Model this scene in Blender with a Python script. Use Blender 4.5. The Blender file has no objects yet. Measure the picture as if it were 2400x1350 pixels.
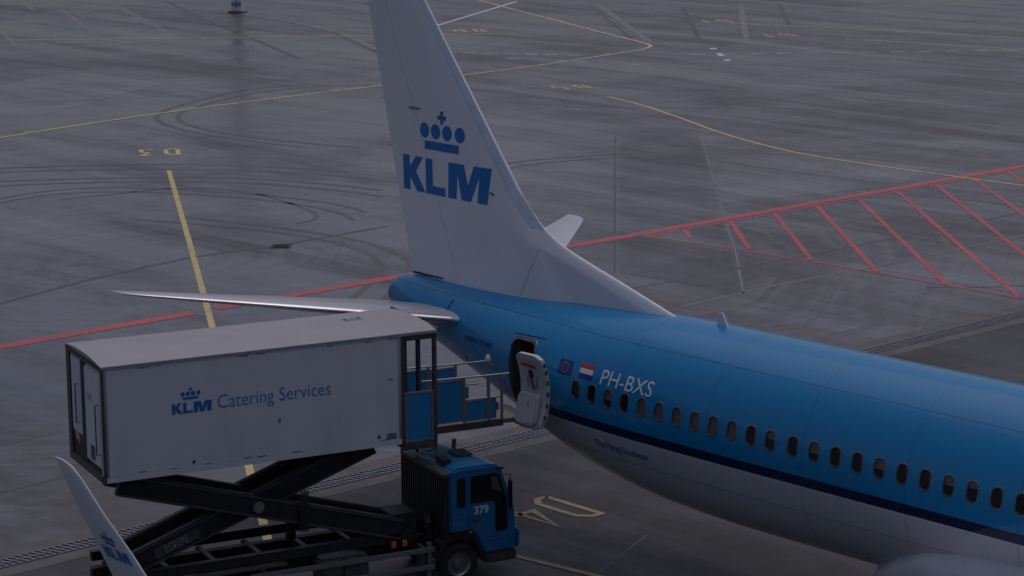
import bpy, bmesh, math, random
from mathutils import Vector, Matrix
from bpy import data as D
R = math.radians
random.seed(7)
S = bpy.context.scene
C = S.collection

# ------------------------------------------------------------------ camera
cam = D.cameras.new('camera'); camo = D.objects.new('camera', cam); C.objects.link(camo)
YAW, PITCH, ROLL = -0.833, 0.202, -0.006
f = Vector((math.sin(YAW)*math.cos(PITCH), math.cos(YAW)*math.cos(PITCH), -math.sin(PITCH)))
r = Vector((math.cos(YAW), -math.sin(YAW), 0)); u = r.cross(f)
r2 = r*math.cos(ROLL)+u*math.sin(ROLL); u2 = -r*math.sin(ROLL)+u*math.cos(ROLL)
M = Matrix((r2, u2, -f)).transposed().to_4x4(); M.translation = Vector((35.572, -35.937, 16.264))
camo.matrix_world = M
cam.sensor_width = 36; cam.lens = 84.05; cam.clip_start = 0.5; cam.clip_end = 3000
S.camera = camo

# ------------------------------------------------------------------ sky, sun, exposure
SUN_AZ, SUN_EL = R(110), R(74)      # direction towards the sun: angle from +x, counter-clockwise
w = D.worlds.new('World'); S.world = w; w.use_nodes = True
nt = w.node_tree; bg = nt.nodes['Background']
sky = nt.nodes.new('ShaderNodeTexSky'); sky.sky_type = 'NISHITA'; sky.sun_disc = False
sky.sun_elevation = SUN_EL; sky.sun_rotation = R(90)-SUN_AZ
sky.air_density = 1.0; sky.dust_density = 5.0; sky.ozone_density = 3.0
tint = nt.nodes.new('ShaderNodeMix'); tint.data_type = 'RGBA'; tint.blend_type = 'MULTIPLY'   # even overcast veil, faintly mauve
tint.inputs[0].default_value = 1.0; tint.inputs[7].default_value = (1.03, .975, 1.01, 1)
nt.links.new(sky.outputs[0], tint.inputs[6]); nt.links.new(tint.outputs[2], bg.inputs[0]); bg.inputs[1].default_value = 0.14
sl = D.lights.new('sun', 'SUN'); sl.energy = 0.5; sl.angle = R(80); sl.color = (1.0, 0.90, 0.92)
so = D.objects.new('sun', sl); C.objects.link(so)
sd = Vector((math.cos(SUN_AZ)*math.cos(SUN_EL), math.sin(SUN_AZ)*math.cos(SUN_EL), math.sin(SUN_EL)))
so.rotation_euler = sd.to_track_quat('Z', 'Y').to_euler()
S.view_settings.view_transform = 'Standard'; S.view_settings.look = 'None'
S.view_settings.gamma = 1.0; S.view_settings.use_curve_mapping = False
S.view_settings.exposure = -0.98

# ------------------------------------------------------------------ materials
def mat(name):
    m = D.materials.new(name); m.use_nodes = True
    return m, m.node_tree, m.node_tree.nodes['Principled BSDF']
def nd(nt, t, **kw):
    n = nt.nodes.new('ShaderNode'+t)
    for k, v in kw.items():
        if k.startswith('i_'):
            k2 = k[2:]; n.inputs[int(k2) if k2.isdigit() else k2].default_value = v
        else: setattr(n, k, v)
    return n
def pos(nt, scale=(1, 1, 1), rot=(0, 0, 0), obj=False):
    g = nd(nt, 'TexCoord').outputs['Object'] if obj else nd(nt, 'NewGeometry').outputs['Position']
    mp = nd(nt, 'Mapping'); mp.inputs['Scale'].default_value = scale; mp.inputs['Rotation'].default_value = rot
    nt.links.new(g, mp.inputs[0]); return mp.outputs[0]
def noise(nt, vec, scale, detail=4, rough=.55, dist=0):
    n = nd(nt, 'TexNoise', i_Scale=scale, i_Detail=detail, i_Roughness=rough, i_Distortion=dist)
    nt.links.new(vec, n.inputs['Vector']); return n.outputs['Fac']
def ramp(nt, fac, stops, interp='LINEAR'):
    n = nd(nt, 'ValToRGB'); n.color_ramp.interpolation = interp
    e = n.color_ramp.elements
    while len(e) < len(stops): e.new(0.5)
    for q, (p, c) in zip(e, stops):
        q.position = p; q.color = (c, c, c, 1) if isinstance(c, (int, float)) else (*c, 1)
    nt.links.new(fac, n.inputs[0]); return n.outputs[0]
def mrange(nt, v, a, b, c, d):
    n = nd(nt, 'MapRange', i_1=a, i_2=b, i_3=c, i_4=d); nt.links.new(v, n.inputs[0]); return n.outputs[0]
def mix(nt, fac, a, b, mode='MIX'):
    n = nd(nt, 'Mix', data_type='RGBA', blend_type=mode)
    for i, v in ((0, fac), (6, a), (7, b)):
        if isinstance(v, (int, float)): n.inputs[i].default_value = v if i == 0 else (v, v, v, 1)
        elif isinstance(v, tuple): n.inputs[i].default_value = (*v, 1)
        else: nt.links.new(v, n.inputs[i])
    return n.outputs[2]
def math_(nt, op, a, b=None):
    n = nd(nt, 'Math', operation=op)
    for i, v in ((0, a), (1, b)):
        if v is None: continue
        if isinstance(v, (int, float)): n.inputs[i].default_value = v
        else: nt.links.new(v, n.inputs[i])
    return n.outputs[0]
def bump(nt, b, h, strength, dist=.02):
    n = nd(nt, 'Bump', i_Strength=strength, i_Distance=dist); nt.links.new(h, n.inputs['Height']); nt.links.new(n.outputs[0], b.inputs['Normal'])

def paint(name, col, rough=.35, coat=0.0, metal=0.0, dirt=.12, dscale=1.5, grime=(.09, .08, .07), streak=False):
    m, nt, b = mat(name)
    v = pos(nt, (1, 1, .25) if streak else (1, 1, 1), obj=True)
    n1 = noise(nt, v, dscale, 6, .62, .3); n2 = noise(nt, v, dscale*9, 3, .6)
    d = math_(nt, 'MULTIPLY', ramp(nt, n1, [(.38, 0.0), (.75, 1.0)]), ramp(nt, n2, [(.2, .4), (.8, 1.0)]))
    d = math_(nt, 'MULTIPLY', d, dirt*2.0)
    nt.links.new(mix(nt, d, col, grime), b.inputs['Base Color'])
    nt.links.new(mrange(nt, n1, .2, .8, max(.02, rough-.07), rough+.12), b.inputs['Roughness'])
    b.inputs['Metallic'].default_value = metal
    b.inputs['Coat Weight'].default_value = coat; b.inputs['Coat Roughness'].default_value = .06
    return m

BLUE = (.0005, .20, .44)
def fuselage_paint():
    m, nt, b = mat('fuselage paint')
    v = pos(nt, obj=True)
    sep = nd(nt, 'SeparateXYZ'); nt.links.new(v, sep.inputs[0])
    z = mrange(nt, sep.outputs[2], 3.0, 4.0, 0, 1)
    col = ramp(nt, z, [(0, (.50, .51, .53)), (.165, (.62, .63, .65)), (.185, (.004, .010, .055)), (.39, BLUE)], 'CONSTANT')
    # soot and dirt on the belly paint, faint vertical streaks
    n1 = noise(nt, pos(nt, (.5, 1, 1.6), obj=True), 1.1, 6, .6, .5)
    n2 = noise(nt, pos(nt, (6, 1, .5), obj=True), 1.4, 4, .6)
    d = math_(nt, 'MULTIPLY', ramp(nt, n1, [(.35, 0.0), (.8, .5)]), ramp(nt, n2, [(.3, .3), (.8, 1.0)]))
    col = mix(nt, math_(nt, 'MULTIPLY', d, .45), col, (.10, .10, .11))
    # skin panel joints: thin dark lines every few frames and at two stringers
    px = math_(nt, 'ABSOLUTE', math_(nt, 'SUBTRACT', math_(nt, 'FRACT', math_(nt, 'MULTIPLY', sep.outputs[0], 1/2.54)), .5))
    lx = math_(nt, 'LESS_THAN', px, .0022)
    zz = math_(nt, 'ABSOLUTE', math_(nt, 'SUBTRACT', sep.outputs[2], 5.05)); lz = math_(nt, 'LESS_THAN', zz, .006)
    zz2 = math_(nt, 'ABSOLUTE', math_(nt, 'SUBTRACT', sep.outputs[2], 2.62)); lz2 = math_(nt, 'LESS_THAN', zz2, .006)
    ln = math_(nt, 'MAXIMUM', math_(nt, 'MAXIMUM', lx, lz), lz2)
    col = mix(nt, math_(nt, 'MULTIPLY', ln, .75), col, (.01, .02, .05))
    nt.links.new(col, b.inputs['Base Color'])
    nt.links.new(mrange(nt, n1, .2, .8, .20, .34), b.inputs['Roughness'])
    b.inputs['Coat Weight'].default_value = .45; b.inputs['Coat Roughness'].default_value = .04; b.inputs['Specular IOR Level'].default_value = .22
    hn = noise(nt, pos(nt, (1, 1, 1), obj=True), 2.2, 2, .5)
    bump(nt, b, math_(nt, 'SUBTRACT', hn, math_(nt, 'MULTIPLY', ln, .3)), .05, .03)
    return m

def apron_mat(name, lo, mid_, hi, wetc, ring_k=.6, dry=.50, damp=.15, spec=.5):
    m, nt, b = mat(name)
    P = pos(nt)
    big = noise(nt, P, .028, 5, .6, .8)
    mid = noise(nt, P, .20, 6, .64, .5)
    fine = noise(nt, P, 4.0, 5, .7)
    grit = noise(nt, P, 40.0, 3, .6)
    # long traces left by traffic and by water running off, along the stand lines and along the taxi lane
    tr1 = noise(nt, pos(nt, (.035, .26, 1), (0, 0, R(-47))), 1.0, 7, .66, .7)
    tr2 = noise(nt, pos(nt, (.40, .030, 1), (0, 0, R(-20))), 1.0, 5, .6, .6)
    tr3 = noise(nt, pos(nt, (.03, .75, 1), (0, 0, R(-62))), 1.0, 5, .6, .4)
    # curved tyre marks swept round the neighbouring stand
    vs = nd(nt, 'VectorMath', operation='DISTANCE'); vs.inputs[1].default_value = (-36, 12, 0); nt.links.new(P, vs.inputs[0])
    dist = math_(nt, 'ADD', vs.outputs['Value'], math_(nt, 'MULTIPLY', big, 14))
    rg = nd(nt, 'TexNoise', noise_dimensions='1D', i_Scale=1.3, i_Detail=5, i_Roughness=.75); nt.links.new(dist, rg.inputs['W'])
    rings = math_(nt, 'MULTIPLY', ramp(nt, rg.outputs[0], [(.53, 0.0), (.61, 1.0)]), ramp(nt, mid, [(.36, 0.0), (.54, 1.0)]))
    rings2 = math_(nt, 'MULTIPLY', ramp(nt, rg.outputs[0], [(.38, 1.0), (.46, 0.0)]), ramp(nt, mid, [(.40, 0.0), (.56, 1.0)]))
    spot = noise(nt, P, 1.1, 5, .75, .9)
    base = ramp(nt, mid, [(.25, lo), (.5, mid_), (.78, hi)])
    base = mix(nt, .9, base, ramp(nt, big, [(.30, .66), (.5, 1.0), (.70, 1.36)]), 'MULTIPLY')
    base = mix(nt, .95, base, ramp(nt, tr1, [(.30, .50), (.46, .94), (.56, 1.06), (.72, 1.55)]), 'MULTIPLY')
    base = mix(nt, .8, base, ramp(nt, tr2, [(.28, .74), (.5, 1.0), (.74, 1.18)]), 'MULTIPLY')
    base = mix(nt, .9, base, ramp(nt, tr3, [(.3, .70), (.5, 1.0), (.74, 1.22)]), 'MULTIPLY')
    base = mix(nt, math_(nt, 'MULTIPLY', rings, ring_k), base, tuple(c*.40 for c in mid_))
    base = mix(nt, .55, base, ramp(nt, fine, [(.25, .62), (.75, 1.3)]), 'MULTIPLY')
    base = mix(nt, .5, base, ramp(nt, grit, [(.3, .6), (.7, 1.35)]), 'MULTIPLY')
    base = mix(nt, math_(nt, 'MULTIPLY', rings2, ring_k*.7), base, tuple(c*1.5 for c in mid_))
    base = mix(nt, .85, base, ramp(nt, spot, [(.30, .66), (.47, .96), (.55, 1.04), (.70, 1.34)]), 'MULTIPLY')
    # dropped oil and soaked-in stains
    st = noise(nt, P, .55, 6, .7, 1.2); sm = noise(nt, P, .06, 2, .5)
    stain = math_(nt, 'MULTIPLY', ramp(nt, st, [(.57, 0.0), (.66, 1.0)]), ramp(nt, sm, [(.48, 0.0), (.6, 1.0)]))
    base = mix(nt, math_(nt, 'MULTIPLY', stain, .55), base, (.03, .029, .030))
    # damp film: puddled where the surface dips, drying in the traces
    wsum = math_(nt, 'ADD', math_(nt, 'MULTIPLY', big, .6), math_(nt, 'ADD', math_(nt, 'MULTIPLY', tr1, .65), math_(nt, 'MULTIPLY', mid, .30)))
    wet = ramp(nt, wsum, [(.68, 0.0), (.86, 1.0)])
    base = mix(nt, math_(nt, 'MULTIPLY', wet, .4), base, wetc)
    nt.links.new(base, b.inputs['Base Color'])
    rr = mix(nt, wet, dry, damp); b.inputs['Specular IOR Level'].default_value = spec
    nt.links.new(math_(nt, 'ADD', rr, math_(nt, 'MULTIPLY', math_(nt, 'SUBTRACT', fine, .5), .22)), b.inputs['Roughness'])
    h = math_(nt, 'ADD', math_(nt, 'MULTIPLY', fine, .5), math_(nt, 'MULTIPLY', grit, .5))
    bump(nt, b, h, .30, .012)
    return m

def marking(name, col, wear=.45, wscale=2.5):
    m, nt, b = mat(name)
    P = pos(nt)
    n1 = noise(nt, P, wscale, 7, .7, .4); n2 = noise(nt, P, 30, 3, .6); n3 = noise(nt, P, .25, 3, .5)
    wmask = ramp(nt, math_(nt, 'ADD', math_(nt, 'MULTIPLY', n1, .7), math_(nt, 'MULTIPLY', n2, .3)), [(.47, 0.0), (.66, 1.0)])
    wmask = math_(nt, 'MULTIPLY', wmask, wear*1.4)
    c = mix(nt, wmask, col, (.075, .073, .07))
    c = mix(nt, .5, c, ramp(nt, n3, [(.3, .7), (.7, 1.15)]), 'MULTIPLY')
    nt.links.new(c, b.inputs['Base Color']); b.inputs['Roughness'].default_value = .5
    return m

def glass(name, col=(.012, .014, .018), rough=.06):
    m, nt, b = mat(name); b.inputs['Base Color'].default_value = (*col, 1); b.inputs['Roughness'].default_value = rough
    n = noise(nt, pos(nt, obj=True), 3, 3); nt.links.new(mrange(nt, n, .2, .8, rough, rough+.1), b.inputs['Roughness'])
    return m

MT = dict(
 apron=apron_mat('wet apron concrete', (.080, .075, .076), (.112, .106, .107), (.150, .143, .142), (.050, .048, .051)),
 patch=apron_mat('newer paving', (.058, .055, .056), (.080, .076, .077), (.108, .103, .103), (.036, .035, .037), .4),
 patchl=apron_mat('pale worn paving', (.100, .094, .094), (.140, .133, .133), (.185, .176, .174), (.065, .062, .065), .4),
 rubbermk=marking('tyre rubber trace', (.094, .089, .090), .5, 1.2), yellow2=marking('old yellow marking', (.34, .275, .11), .5),
 shade_pad=apron_mat('stand ground with painted shade', (.036, .034, .035), (.052, .050, .051), (.072, .069, .069), (.024, .023, .025), .2, .66, .36, .36), fus=fuselage_paint(),  # near ground coloured darker to paint in a shaded foreground
 white=paint('white gloss paint', (.74, .75, .77), .28, .5, dirt=.05, dscale=.8, grime=(.35, .35, .36), streak=True),
 boxwhite=paint('white box panel', (.68, .68, .695), .42, 0, dirt=.15, dscale=.7, grime=(.22, .21, .21), streak=True),
 roofwhite=paint('weathered roof sheet', (.33, .33, .345), .5, 0, dirt=.22, dscale=1.1, grime=(.2, .2, .2)),
 grey=paint('grey belly paint', (.50, .51, .53), .32, .4, dirt=.14, dscale=.9, grime=(.16, .16, .17)),
 alu=paint('bare metal edge', (.62, .63, .66), .30, 0, .9, dirt=.1, dscale=2),
 winrim=paint('window rim', (.16, .16, .17), .4, 0, .6, dirt=.2, dscale=4),
 steel=paint('galvanised steel', (.34, .35, .37), .42, 0, .7, dirt=.3, dscale=3, grime=(.10, .09, .08)),
 frame=paint('dark frame paint', (.055, .052, .055), .45, 0, 0, dirt=.3, dscale=3, grime=(.16, .14, .12)),
 black=paint('black chassis paint', (.014, .014, .017), .5, 0, 0, dirt=.25, dscale=2.5, grime=(.06, .055, .05)),
 rubber=paint('tyre rubber', (.018, .018, .019), .75, 0, 0, dirt=.3, dscale=4, grime=(.07, .065, .06)),
 blue=paint('logo blue', (.003, .16, .45), .35, .2, dirt=.04, grime=(.05, .12, .25)),
 cabblue=paint('cab blue paint', (.006, .155, .36), .3, .5, dirt=.14, dscale=1.8, grime=(.05, .09, .13)),
 panelblue=paint('blue panel', (.008, .22, .46), .42, .1, dirt=.16, dscale=2, grime=(.05, .10, .15)),
 navy=paint('dark blue print', (.004, .02, .16), .4, .2, dirt=.02),
 letter=paint('white lettering', (.72, .73, .75), .4, .1, dirt=.1, grime=(.3, .35, .45)),
 red=paint('red print', (.50, .03, .03), .4, .1, dirt=.05), gold=paint('yellow print', (.75, .55, .08), .4, 0, dirt=.05),
 orange=paint('orange reflector', (.7, .16, .02), .3, .2, dirt=.2), dark=paint('dark print', (.012, .02, .05), .5, 0, dirt=.05),
 door=paint('door lining', (.52, .52, .51), .5, 0, dirt=.12, dscale=3, grime=(.2, .19, .18)),
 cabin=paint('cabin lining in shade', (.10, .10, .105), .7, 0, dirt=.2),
 deck=paint('deck plate', (.28, .28, .29), .5, 0, .5, dirt=.3, dscale=3), concrete=paint('drain kerb concrete', (.105, .102, .099), .6, 0, 0, dirt=.5, dscale=1.2, grime=(.05, .048, .046)),
 seam=paint('joint sealant', (.19, .185, .185), .5, 0, 0, dirt=.5, dscale=.9, grime=(.10, .095, .095)), tar=paint('dark joint', (.055, .053, .055), .45, 0, 0, dirt=.4, dscale=1, grime=(.09, .09, .09)),
 yellow=marking('yellow marking', (.62, .51, .18), .36), redmk=marking('red marking', (.50, .075, .08), .40, 1.8), whitemk=marking('white marking', (.70, .70, .70), .25),
 pane=glass('window pane'), shade=paint('window blind and painted window light', (.085, .083, .082), .5, .3, dirt=.15), cabglass=glass('cab glass', (.010, .012, .015), .04),
 facade=paint('facade panel', (.22, .225, .235), .5, 0, dirt=.2), facglass=glass('facade glazing', (.015, .018, .02), .08),
)

# ------------------------------------------------------------------ mesh helpers
class MB:
    def __init__(s): s.v = []; s.f = []; s.m = []
    def add(s, vs, fs, mi=0):
        o = len(s.v); s.v += [tuple(p) for p in vs]; s.f += [tuple(i+o for i in q) for q in fs]; s.m += [mi]*len(fs); return s
    def box(s, a, b, mi=0):
        (x0, y0, z0), (x1, y1, z1) = a, b
        return s.add([(x0,y0,z0),(x1,y0,z0),(x1,y1,z0),(x0,y1,z0),(x0,y0,z1),(x1,y0,z1),(x1,y1,z1),(x0,y1,z1)],
                     [(0,3,2,1),(4,5,6,7),(0,1,5,4),(1,2,6,5),(2,3,7,6),(3,0,4,7)], mi)
    def beam(s, p0, p1, side, th, mi=0):
        """rectangular bar from p0 to p1; side = full width vector, th = full thickness vector"""
        p0, p1, a, t = Vector(p0), Vector(p1), Vector(side)/2, Vector(th)/2
        return s.add([p0-a-t, p0+a-t, p0+a+t, p0-a+t, p1-a-t, p1+a-t, p1+a+t, p1-a+t],
                     [(0,3,2,1),(4,5,6,7),(0,1,5,4),(1,2,6,5),(2,3,7,6),(3,0,4,7)], mi)
    def tube(s, pts, rad, n=10, mi=0, cap=True):
        pts = [Vector(p) for p in pts]; rings = []
        for i, p in enumerate(pts):
            d = (pts[min(i+1, len(pts)-1)]-pts[max(i-1, 0)]).normalized()
            a = d.cross(Vector((0, 0, 1)) if abs(d.z) < .9 else Vector((1, 0, 0))).normalized(); b = d.cross(a)
            rr = rad[i] if isinstance(rad, (list, tuple)) else rad
            rings.append([p+(a*math.cos(t)+b*math.sin(t))*rr for t in [2*math.pi*k/n for k in range(n)]])
        return s.loft(rings, True, cap, mi)
    def loft(s, rings, closed=True, cap=False, mi=0):
        n = len(rings[0]); vs = [p for rg in rings for p in rg]; fs = []
        for i in range(len(rings)-1):
            for k in range(n if closed else n-1):
                k2 = (k+1) % n; fs.append((i*n+k, i*n+k2, (i+1)*n+k2, (i+1)*n+k))
        if cap: fs.append(tuple(range(n))[::-1]); fs.append(tuple((len(rings)-1)*n+k for k in range(n)))
        return s.add(vs, fs, mi)
    def prism(s, poly, fn, t0, t1, mi=0):
        """2D polygon extruded: fn(a, b, t) -> point"""
        n = len(poly); vs = [fn(a, b, t0) for a, b in poly]+[fn(a, b, t1) for a, b in poly]
        fs = [tuple(range(n))[::-1], tuple(range(n, 2*n))]+[(i, (i+1) % n, n+(i+1) % n, n+i) for i in range(n)]
        return s.add(vs, fs, mi)
    def obj(s, name, mats, parent=None, smooth=False, bevel=0, recalc=True, inv=None, loc=None):
        me = D.meshes.new(name); me.from_pydata(s.v, [], s.f)
        mats = mats if isinstance(mats, (list, tuple)) else [mats]
        for m in mats: me.materials.append(MT[m] if isinstance(m, str) else m)
        me.polygons.foreach_set('material_index', s.m)
        if recalc or bevel:
            bm = bmesh.new(); bm.from_mesh(me)
            if bevel:
                es = [e for e in bm.edges if len(e.link_faces) == 2 and e.calc_face_angle(0) > .6]
                bmesh.ops.bevel(bm, geom=es, offset=bevel, segments=2, affect='EDGES', clamp_overlap=True)
            bmesh.ops.recalc_face_normals(bm, faces=bm.faces); bm.to_mesh(me); bm.free()
        if smooth:
            me.polygons.foreach_set('use_smooth', [True]*len(me.polygons)); me.set_sharp_from_angle(angle=R(40))
        me.update()
        return link(name, me, parent, inv, loc)
def link(name, me, parent=None, inv=None, loc=None):
    o = D.objects.new(name, me); C.objects.link(o)
    if parent:
        o.parent = parent
        if inv: o.matrix_parent_inverse = inv
    if loc: o.location = loc
    return o
def empty(name, loc, rz=0, label=None, cat=None, group=None):
    o = D.objects.new(name, None); C.objects.link(o); o.location = loc; o.rotation_euler = (0, 0, rz); o.empty_display_size = .5
    if label: o['label'] = label; o['category'] = cat
    if group: o['group'] = group
    return o
def interp(x, X, Y):
    """smooth cubic through the table"""
    n = len(X)
    if x <= X[0]: return Y[0]
    if x >= X[-1]: return Y[-1]
    i = max(k for k in range(n-1) if X[k] <= x)
    def sl(k):
        a, b = max(k-1, 0), min(k+1, n-1); return (Y[b]-Y[a])/(X[b]-X[a])
    h = X[i+1]-X[i]; t = (x-X[i])/h
    return (2*t**3-3*t**2+1)*Y[i]+(t**3-2*t**2+t)*h*sl(i)+(3*t**2-2*t**3)*Y[i+1]+(t**3-t**2)*h*sl(i+1)
def rrect(wd, ht, rad, n=5):
    pts = []
    for cx, cy, a0 in ((wd/2-rad, ht/2-rad, 0), (-wd/2+rad, ht/2-rad, 90), (-wd/2+rad, -ht/2+rad, 180), (wd/2-rad, -ht/2+rad, 270)):
        pts += [(cx+rad*math.cos(R(a0+90*k/n)), cy+rad*math.sin(R(a0+90*k/n))) for k in range(n+1)]
    return pts
def circle(cx, cy, rx, ry, n=28): return [(cx+rx*math.cos(2*math.pi*k/n), cy+ry*math.sin(2*math.pi*k/n)) for k in range(n)]

def decal(name, polys, fn, m, parent, cut=None, inv=None):
    """flat print: 2D polygons filled, cut into strips and laid on a surface by fn(a, b)"""
    bm = bmesh.new()
    for pl in polys:
        vs = [bm.verts.new((a, b, 0)) for a, b in pl]; bm.faces.new(vs)
    bmesh.ops.triangulate(bm, faces=bm.faces[:])
    return lay(name, bm, fn, m, parent, cut, inv)
def lay(name, bm, fn, m, parent, cut, inv=None):
    if cut:
        xs = [v.co.x for v in bm.verts]; ys = [v.co.y for v in bm.verts]
        for lo, hi, nrm, ax in ((min(xs), max(xs), (1, 0, 0), 0), (min(ys), max(ys), (0, 1, 0), 1)):
            k = lo+cut
            while k < hi:
                co = (k, 0, 0) if ax == 0 else (0, k, 0)
                bmesh.ops.bisect_plane(bm, geom=bm.verts[:]+bm.edges[:]+bm.faces[:], plane_co=co, plane_no=nrm); k += cut
    for v in bm.verts: v.co = Vector(fn(v.co.x, v.co.y))
    me = D.meshes.new(name); bm.to_mesh(me); bm.free(); me.materials.append(MT[m])
    return link(name, me, parent, inv)
def text(name, s, size, fn, m, parent, cut=None, shear=0, bold=0, xscale=1.0, space=1.0, inv=None):
    cu = D.curves.new('t', 'FONT'); cu.body = s; cu.size = size; cu.shear = shear; cu.offset = bold; cu.space_character = space; cu.resolution_u = 3
    o = D.objects.new('t', cu); C.objects.link(o); bpy.context.view_layer.update()
    dg = bpy.context.evaluated_depsgraph_get(); me = o.evaluated_get(dg).to_mesh()
    bm = bmesh.new(); bm.from_mesh(me); o.evaluated_get(dg).to_mesh_clear(); D.objects.remove(o); D.curves.remove(cu)
    for v in bm.verts: v.co.x *= xscale
    return lay(name, bm, fn, m, parent, cut, inv)

# crown emblem in metres as painted on the fin, baseline 0
K_ = [[(0,0),(0,.83),(.26,.83),(.26,.55),(.50,.83),(.78,.83),(.50,.47),(.86,0),(.53,0),(.26,.33),(.26,0)]]
L_ = [[(.88,0),(.88,.83),(1.14,.83),(1.14,.20),(1.62,.20),(1.62,0)]]
M_ = [[(1.72,0),(1.73,.83),(2.27,.83),(2.42,.36),(2.60,.83),(3.16,.83),(3.08,0),(2.75,0),(2.79,.60),(2.53,0),(2.21,0),(2.05,.58),(2.02,0)]]
CROWN = [[(.87,1.05),(.87,1.25),(2.09,1.25),(2.09,1.05)]]+[circle(cx, 1.49, .170, .178) for cx in (.87, 1.275, 1.685, 2.12)]+[
    [(1.45,1.68),(1.45,1.78),(1.35,1.78),(1.35,1.88),(1.45,1.88),(1.45,1.98),(1.555,1.98),(1.555,1.88),(1.655,1.88),(1.655,1.78),(1.555,1.78),(1.555,1.68)]]
EMBLEM = K_+L_+M_+CROWN

# ================================================================== the apron and what is painted on it
ap = MB().add([(-900,-900,0),(900,-900,0),(900,900,0),(-900,900,0)], [(0,1,2,3)]).obj('apron', 'apron')
ap['kind'] = 'structure'
pd = MB().add([(-8.1,-200,.002),(37.3,-200,.002),(37.3,200,.002),(-8.1,200,.002)], [(0,1,2,3)]).obj('stand_shade_sheet', 'shade_pad', ap)  # sheet whose dark colour stands in for shade on the near ground
pd['label'] = 'near stand ground with foreground shade painted into its colour'
def ribbon(name, pts, wd, m, z, closed=False, label=None):
    pts = [Vector((*p, 0)) for p in pts]; L, Rr = [], []
    for i, p in enumerate(pts):
        a = (p-pts[i-1]).normalized() if i else (pts[1]-p).normalized(); b = (pts[i+1]-p).normalized() if i < len(pts)-1 else a
        t = (a+b).normalized(); n = Vector((-t.y, t.x, 0))*(wd/2/max(.5, t.dot(a)))
        L.append((p.x+n.x, p.y+n.y, z)); Rr.append((p.x-n.x, p.y-n.y, z))
    n = len(pts); mb = MB().add(L+Rr, [(i, n+i, n+i+1, i+1) for i in range(n-1)])
    o = mb.obj(name, m, ap)
    if label: o['label'] = label
    return o
def smooth(pts, k=6):
    out = []
    for i in range(len(pts)-1):
        p0, p1, p2, p3 = [Vector(pts[j]) for j in (max(i-1, 0), i, i+1, min(i+2, len(pts)-1))]
        for t in [q/k for q in range(k)]:
            out.append(tuple(.5*((2*p1)+(p2-p0)*t+(2*p0-5*p1+4*p2-p3)*t*t+(3*p1-p0-3*p2+p3)*t**3)))
    return out+[tuple(pts[-1])]
# drainage channel across the stand: concrete kerbs, dark gutter, steel grating bars
ribbon('gutter', [(-8.75,-45),(-8.75,120)], .52, 'black', .005, label='dark gutter of the drainage channel')
ribbon('drain_kerb', [(-9.32,-45),(-9.32,120)], .60, 'concrete', .006)
ribbon('drain_kerb', [(-8.22,-45),(-8.22,120)], .52, 'concrete', .006)
g = MB(); y = -45.0
while y < 100:
    g.beam((-9.0, y, .016), (-8.5, y+.16, .016), (0, .045, 0), (0, 0, .02)); y += .17
for x in (-9.0, -8.75, -8.5): g.box((x-.012,-45,.004), (x+.012,100,.03))
go = g.obj('grating_bars', 'steel', ap); go['kind'] = 'stuff'
# paving joints and sealed seams
for pts, wd, m in (
    ([(-47.2,46.2),(-35,34.1),(-22.7,21.9)], .09, 'tar'), ([(-44.4,49.4),(-36.4,41.5),(-29.9,35.1),(-21.9,27.3),(-17.1,22.4)], .09, 'seam'),
    ([(-119,54),(-107.9,48.8)], .35, 'seam'), ([(-138,67.2),(-131.2,64.5)], .45, 'seam'), ([(-129.6,66),(-115.6,59.3),(-106.4,55),(-102.2,53.1)], .38, 'seam'),
    ([(-136,74.1),(-122.2,67.8),(-111.8,63.1),(-102.6,58.8)], .38, 'seam'), ([(-130.3,76.5),(-115.2,69.3),(-103.4,64.3),(-96,61.1),(-86.7,56.9)], .34, 'tar'),
    ([(-117.1,74.2),(-107,72.3),(-98.7,69.8),(-88.9,64.8),(-80,60.2)], .55, 'seam'), ([(-116.8,73.4),(-106.6,71.6),(-98.4,69.1),(-88.6,64.1),(-79.7,59.5)], .25, 'tar'),
    ([(-107.3,101),(-102,98.7),(-89.5,89),(-78.2,80.3)], .5, 'seam'), ([(-101.8,97.6),(-89.0,87.6),(-78.4,79.2)], .22, 'tar'),
    ([(-33,3.5),(-34.4,7.7),(-35.4,12.7),(-35.1,17),(-35.4,22)], .20, 'tar'), ([(-17.1,19.4),(-17.3,24),(-17.1,30),(-17,60)], .14, 'seam'),
    ([(-20.3,20),(-20.1,30),(-20.2,60)], .10, 'tar'), ([(-94.6,107.4),(-82,93.9),(-72.5,83.8)], .4, 'seam'), ([(-92.4,109.5),(-80.1,96.7)], .4, 'tar'), ([(-95.2,101.3),(-76.8,83.7)], .4, 'tar'),
    ([(-0.6,1.0),(1.4,-3.6),(4,-6.5)], .05, 'tar'), ([(-2.4,-.6),(6,-1.2)], .04, 'tar'), ([(-14.5,-30),(-13.5,-12),(-13.8,-4)], .16, 'tar'), ([(-21,-30),(-20.7,-8)], .14, 'tar')):
    ribbon('joint_seam', pts, wd, m, .004)
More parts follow.
